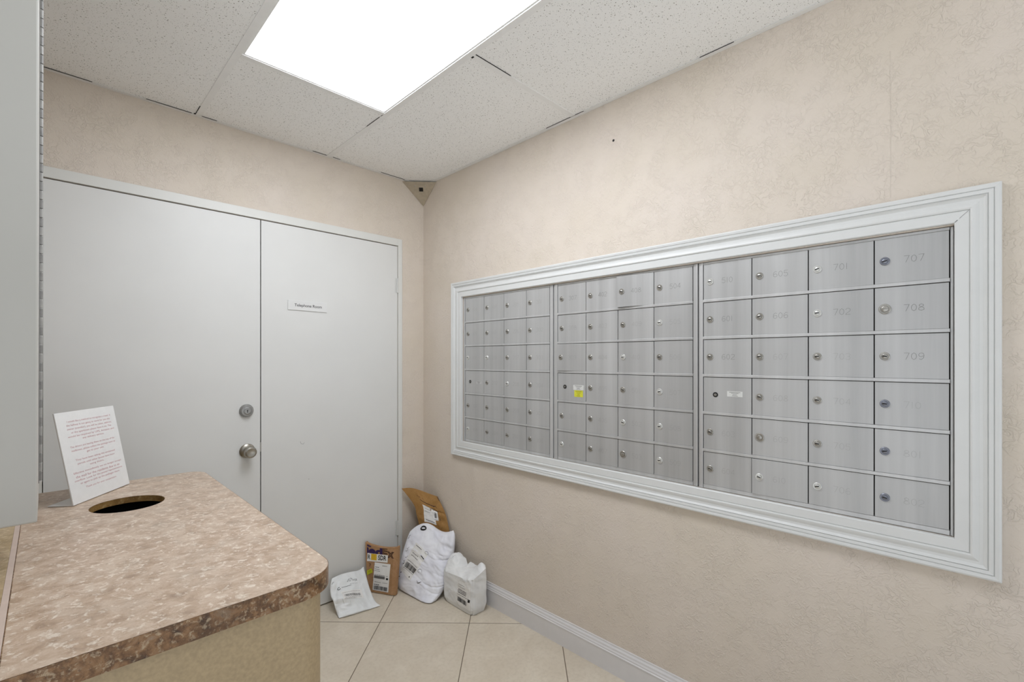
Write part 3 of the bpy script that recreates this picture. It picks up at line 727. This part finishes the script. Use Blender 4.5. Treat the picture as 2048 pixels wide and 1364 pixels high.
rg = [(.335+.052*math.cos(a_), .945+.022*math.sin(a_)) for a_ in [2*PI*i/20 for i in range(21)]]
ribbon(im, rg, .022, f0)
for (u, v) in ((.05, .90), (.035, .87), (.08, .45), (.06, .30), (.03, .22)): ribbon(im, [(u, v), (u+.02, v+.012)], .012, f0)
at(im.build('print', M['ink']), bg)
im = MB()
for (u, v, L) in ((.07, .66, .05), (.09, .70, .04), (.10, .56, .05), (.08, .50, .03), (.07, .47, .04), (.44, .27, .09), (.45, .255, .06)):
    ribbon(im, [(u, v), (u+L*.4, v-.015), (u+L, v+.01)], .006, f0)
lg_ = [(.50+.035*math.cos(a_), .655+.018*math.sin(a_)) for a_ in [2*PI*i/12 for i in range(13)]]; ribbon(im, lg_, .004, f0)
lg_ = [(.455+.04*math.cos(a_), .40+.03*math.sin(a_)) for a_ in [2*PI*i/12 for i in range(9)]]; ribbon(im, lg_, .005, f0)
at(im.build('faint_print', M['ink_grey']), bg)

# --- cardboard courier pack leaning on the door
c = [V((1.3062, 2.4760, .004)), V((1.3891, 2.3204, .004)), V((1.4121, 2.3214, .2748)), V((1.3021, 2.4930, .2835))]
def Sf(u, v):
    p = (c[0]*(1-u)+c[1]*u)*(1-v)+(c[3]*(1-u)+c[2]*u)*v
    p.z -= v**12*(.018*math.sin(PI*min(1, u/.97))**.5) ; return p
nrm = (c[1]-c[0]).cross(c[3]-c[0]).normalized()
if nrm.dot(TOCAM) < 0: nrm = -nrm
def off_f(u):                          # folded side rims stand slightly proud of the flat face
    return .004*(math.exp(-(u/.035)**2)) + .003*math.exp(-((u-.87)/.02)**2) - (.004*(u-.87)/.13 if u > .87 else 0)
def frf(u, v, off=0):
    return clampw(Sf(u, v)+nrm*(off_f(u)+.002*noise.noise(V((u*3, v*4, 1)))+off))
cp = tag(empty('courier_box', (1.35, 2.42, 0)), 'flat brown cardboard courier pack with purple print standing against the door', 'parcel')
n = 36; m = MB(); T_ = .026
vs = [frf(i/n, j/n) for j in range(n+1) for i in range(n+1)]+[clampw(Sf(i/n, j/n)-nrm*T_*(1-.35*(j/n)**6)) for j in range(n+1) for i in range(n+1)]
K = (n+1)**2; fs = []
for j in range(n):
    for i in range(n):
        q = j*(n+1)+i; fs += [(q, q+1, q+n+2, q+n+1), (K+q, K+q+n+1, K+q+n+2, K+q+1)]
for i in range(n):
    fs += [(i, K+i, K+i+1, i+1), (n*(n+1)+i, n*(n+1)+i+1, K+n*(n+1)+i+1, K+n*(n+1)+i)]
    a_, b_ = i*(n+1), (i+1)*(n+1); fs += [(a_, b_, K+b_, K+a_), (a_+n, K+a_+n, K+b_+n, b_+n)]
at(m.add(vs, fs).build('pack_body', M['cardboard'], smooth=True), cp)
im = MB(); f0 = lambda u, v: tuple(frf(u, v, .0012))
text_fit(im, 'ed', f0, .085, .735, .52, .955, bold=.05)
im.add([f0(.035, .74), f0(.085, .74), f0(.085, .90), f0(.035, .91)], [(0, 1, 2, 3)]); im.add([f0(.045, .93), f0(.165, .925), f0(.16, .955), f0(.045, .975)], [(0, 1, 2, 3)])
at(im.build('purple_lettering', M['ink_purple']), cp)
im = MB(); text_fit(im, 'E', f0, .525, .81, .675, .96, outline=.028); text_fit(im, 'x', f0, .665, .745, .895, .885, outline=.03)
at(im.build('outline_lettering', M['ink_brown']), cp)
at(sticker(frf, [(.03, .620), (.690, .640), (.70, .800), (.045, .785)], .0018, 'route_sticker', [M['label'], M['ink'], M['orange']], cp,
    items=[('fill', .19, .18, .46, .98, 2), ('text', .035, .25, .15, .82, 1, 'R', 1), ('fill', .0, .3, .008, .85, 1), ('text', .53, .24, .93, .88, 1, 'SDR', 1)]), cp)
at(sticker(frf, [(.181, .050), (.755, .046), (.790, .618), (.275, .614)], .0018, 'shipping_label', [M['label'], M['ink'], M['ink_grey']], cp,
    items=[('bar', .06, .03, .93, .17, 1), ('line', .06, .20, .40, .225, 1), ('line', .1, .30, .5, .315, 2), ('line', .6, .30, .9, .315, 2), ('fill', .04, .44, .72, .54, 2), ('line', .06, .56, .72, .575, 1), ('fill', .80, .43, .93, .50, 1), ('line', .8, .55, .9, .57, 2),
           ('line', .05, .70, .4, .715, 2), ('line', .05, .76, .35, .775, 2), ('line', .05, .83, .3, .85, 2), ('line', .5, .90, .8, .92, 2)]), cp)
at(sticker(frf, [(.02, .335), (.205, .402), (.17, .485), (.015, .425)], .0025, 'lime_sticker', [M['lime'], M['ink_yel']], cp, items=[('line', .2, .55, .8, .65, 1)]), cp)
im = MB()
text_fit(im, '7', f0, .085, .51, .15, .575)
for yy in (.24, .30, .36, .44, .50, .56): ribbon(im, [(.20+.16*(yy-.2), yy), (.225+.16*(yy-.2), yy+.02)], .02, f0)
at(im.build('side_print', M['ink_brown']), cp)

# --- small white poly mailer slumped against the door
S = coons([(1.0663, 2.3256, .004), (1.1171, 2.3078, .004), (1.1895, 2.2966, .004), (1.2791, 2.2848, .004)],
    [(1.2791, 2.2848, .004), (1.2700, 2.3300, .012), (1.2702, 2.3900, .0655), (1.275, 2.4264, .1029), (1.2800, 2.4783, .1526)],
    [(1.0936, 2.4702, .15), (1.1459, 2.4744, .1559), (1.2053, 2.4717, .1514), (1.2519, 2.4797, .1388), (1.2800, 2.4783, .1526)],
    [(1.0663, 2.3256, .004), (1.0713, 2.3717, .018), (1.0597, 2.3697, .0699), (1.0601, 2.4189, .0912), (1.073, 2.4483, .1241), (1.0936, 2.4702, .15)])
wm = tag(empty('poly_mailer', (1.17, 2.38, 0)), 'small flat white plastic mailer with handwriting, lying sloped against the door beside the counter', 'parcel')
NM = V((-.35, -.62, .70))
def mf(u, v):
    d = (u-.13)-.35*(v-.62)
    return -.006*math.exp(-(d/.05)**2)*(v > .35) + .006*math.exp(-((v-.22-.3*(u-.2))/.06)**2)*(u < .4)-.008*math.exp(-((v-.36)/.05)**2)*(u < .22)
m, fr = pouch(S, NM, 0.022, .010, .0085, 5.7, 64, 13, .42, extra=mf)
at(m.build('mailer_body', M['mailer'], smooth=True), wm)
at(sticker(fr, [(.262, .383), (.767, .316), (.773, .524), (.249, .576)], .0012, 'barcode_label', [M['label'], M['ink_grey']], wm,
    items=[('bar', .1, .30, .88, .58, 1), ('line', .1, .16, .9, .19, 1), ('line', .05, .03, .6, .06, 1), ('line', .05, .80, .9, .83, 1)]), wm)
im = MB(); f0 = lambda u, v: tuple(fr(u, v, .0014))
ribbon(im, [(.45, .77), (.47, .76), (.48, .80), (.52, .82), (.50, .77), (.54, .76), (.57, .80), (.55, .83), (.60, .80), (.61, .75), (.65, .79), (.66, .74), (.72, .74), (.68, .78), (.73, .77)], .006, f0)
rg = [(.228+.035*math.cos(a_), .668+.026*math.sin(a_)) for a_ in [PI/3+2*PI*i/20 for i in range(17)]]; ribbon(im, rg, .012, f0)
x = .30
while x < .54: ribbon(im, [(x, .672-.02*(x-.3)), (x+.02, .672-.02*(x-.3))], .008, f0); x += .028
for k in range(7): ribbon(im, [(.52+.03*k, .70-.004*k), (.535+.03*k, .70-.004*k)], .006, f0)
at(im.build('print', M['ink']), wm)
im = MB(); f0 = lambda u, v: tuple(fr(u, v, .0016)); ribbon(im, [(.045, .83), (.06, .86), (.09, .87)], .012, f0)
at(im.build('corner_print', M['ink_grey']), wm)

# --- boxy white wrapped parcel beside the baseboard
X0, X1, Y0, Y1 = 1.556, 1.664, 1.846, 2.104
wp = tag(empty('wrapped_parcel', ((X0+X1)/2, (Y0+Y1)/2, 0)), 'boxy white plastic wrapped parcel with folded top standing by the baseboard', 'parcel')
def zt(s, t):
    """top height of the wrapped box; s across (0 room side, 1 wall side), t along (0 near, 1 far)"""
    z_ = .184-.020*t+.030*math.exp(-((s-.82)/.22)**2-((t-.12)/.10)**2)+.045*math.exp(-((s-.75)/.45)**2-((t-.88)/.16)**2)*min(1, s*4)+.038*s**.6
    z_ -= .014*math.exp(-((t-.64)/.06)**2)*s
    return z_
nx, ny, nz = 24, 56, 34
def bp(s, t, h):
    x_ = X0+(X1-X0)*s; y_ = Y0+(Y1-Y0)*t; z_ = .002+(zt(s, t)-.002)*h
    p = V((x_, y_, z_))
    cxs = abs(s-.5)*2; cyt = abs(t-.5)*2
    r = 0.010*(cxs**8)*(cyt**8)           # soften vertical corners
    p.x += r*(1 if s < .5 else -1)*1.0; p.y += r*(1 if t < .5 else -1)
    k = fold(V((x_, y_, z_)), 2.7, .008 if h > .99 else .0045 if s > .01 else .003, 15)*min(1, h*6+.2)
    kt = math.sin(PI*min(1, h))*.004
    out_ = V(((-1 if s < .01 else 1 if s > .99 else 0), (-1 if t < .01 else 1 if t > .99 else 0), (1 if h > .99 else 0)))
    if out_.length: out_.normalize(); p += out_*(k+kt)
    if h < .15: p.x += (.5-s)*.012*(1-h/.15); p.y += (.5-t)*.02*(1-h/.15)
    p.x = min(p.x, XW-.018); return V((p.x, p.y, max(p.z, .001)))
m = MB(); idx = {}
def vid(i, j, k):
    if (i, j, k) not in idx: idx[(i, j, k)] = len(m.v); m.v.append(tuple(bp(i/nx, j/ny, k/nz)))
    return idx[(i, j, k)]
def qf(*q): m.f.append(tuple(vid(*a_) for a_ in q)); m.mi.append(0)
for i in range(nx):
    for j in range(ny): qf((i, j, nz), (i+1, j, nz), (i+1, j+1, nz), (i, j+1, nz)); qf((i, j, 0), (i, j+1, 0), (i+1, j+1, 0), (i+1, j, 0))
for k in range(nz):
    for j in range(ny): qf((0, j, k), (0, j, k+1), (0, j+1, k+1), (0, j+1, k)); qf((nx, j, k), (nx, j+1, k), (nx, j+1, k+1), (nx, j, k+1))
    for i in range(nx): qf((i, 0, k), (i+1, 0, k), (i+1, 0, k+1), (i, 0, k+1)); qf((i, ny, k), (i, ny, k+1), (i+1, ny, k+1), (i+1, ny, k))
wo = at(m.build('wrapped_body', M['boxbag'], smooth=True), wp)
# rolled fold of spare plastic arching over the far end
pth = smoothpts([(1.566, 2.090, .158), (1.592, 2.095, .200), (1.624, 2.092, .238), (1.650, 2.070, .232), (1.664, 2.035, .195)])
m = MB(); nr = 12
for i, p in enumerate(pth):
    d = (pth[min(i+1, len(pth)-1)]-pth[max(i-1, 0)]).normalized(); a_ = V((-.4, -1, .1)); a_ = (a_-d*a_.dot(d)).normalized(); b_ = d.cross(a_)
    r = .0105*(1-.6*(abs(2*i/(len(pth)-1)-1))**3)
    for k in range(nr):
        q = 2*PI*k/nr; rr_ = r*(1+.25*noise.noise(V((q, i*.35, 2)))); m.v.append(tuple(p+a_*math.cos(q)*rr_*1.15+b_*math.sin(q)*rr_*.8))
L_ = len(pth)
m.f = [(i*nr+k, i*nr+(k+1) % nr, (i+1)*nr+(k+1) % nr, (i+1)*nr+k) for i in range(L_-1) for k in range(nr)]+[tuple(range(nr))[::-1], tuple((L_-1)*nr+k for k in range(nr))]; m.mi = [0]*len(m.f)
at(m.build('rolled_fold', M['boxbag'], smooth=True), wp)
frb = lambda u, v, off=0: bp(0, 1-u, v)+V((-off-.0006, 0, 0))
at(sticker(frb, [(.52, .20), (.955, .14), (.975, .93), (.56, .96)], .0016, 'shipping_label', [M['label'], M['ink'], M['ink_grey']], wp,
    items=[('bar', .06, .12, .72, .30, 1), ('fill', .82, .30, .96, .40, 1), ('line', .08, .40, .85, .415, 1), ('fill', .08, .47, .66, .50, 2), ('line', .06, .53, .7, .56, 2), ('line', .1, .59, .68, .62, 1), ('line', .1, .72, .62, .735, 2), ('line', .1, .80, .55, .815, 2)]), wp)
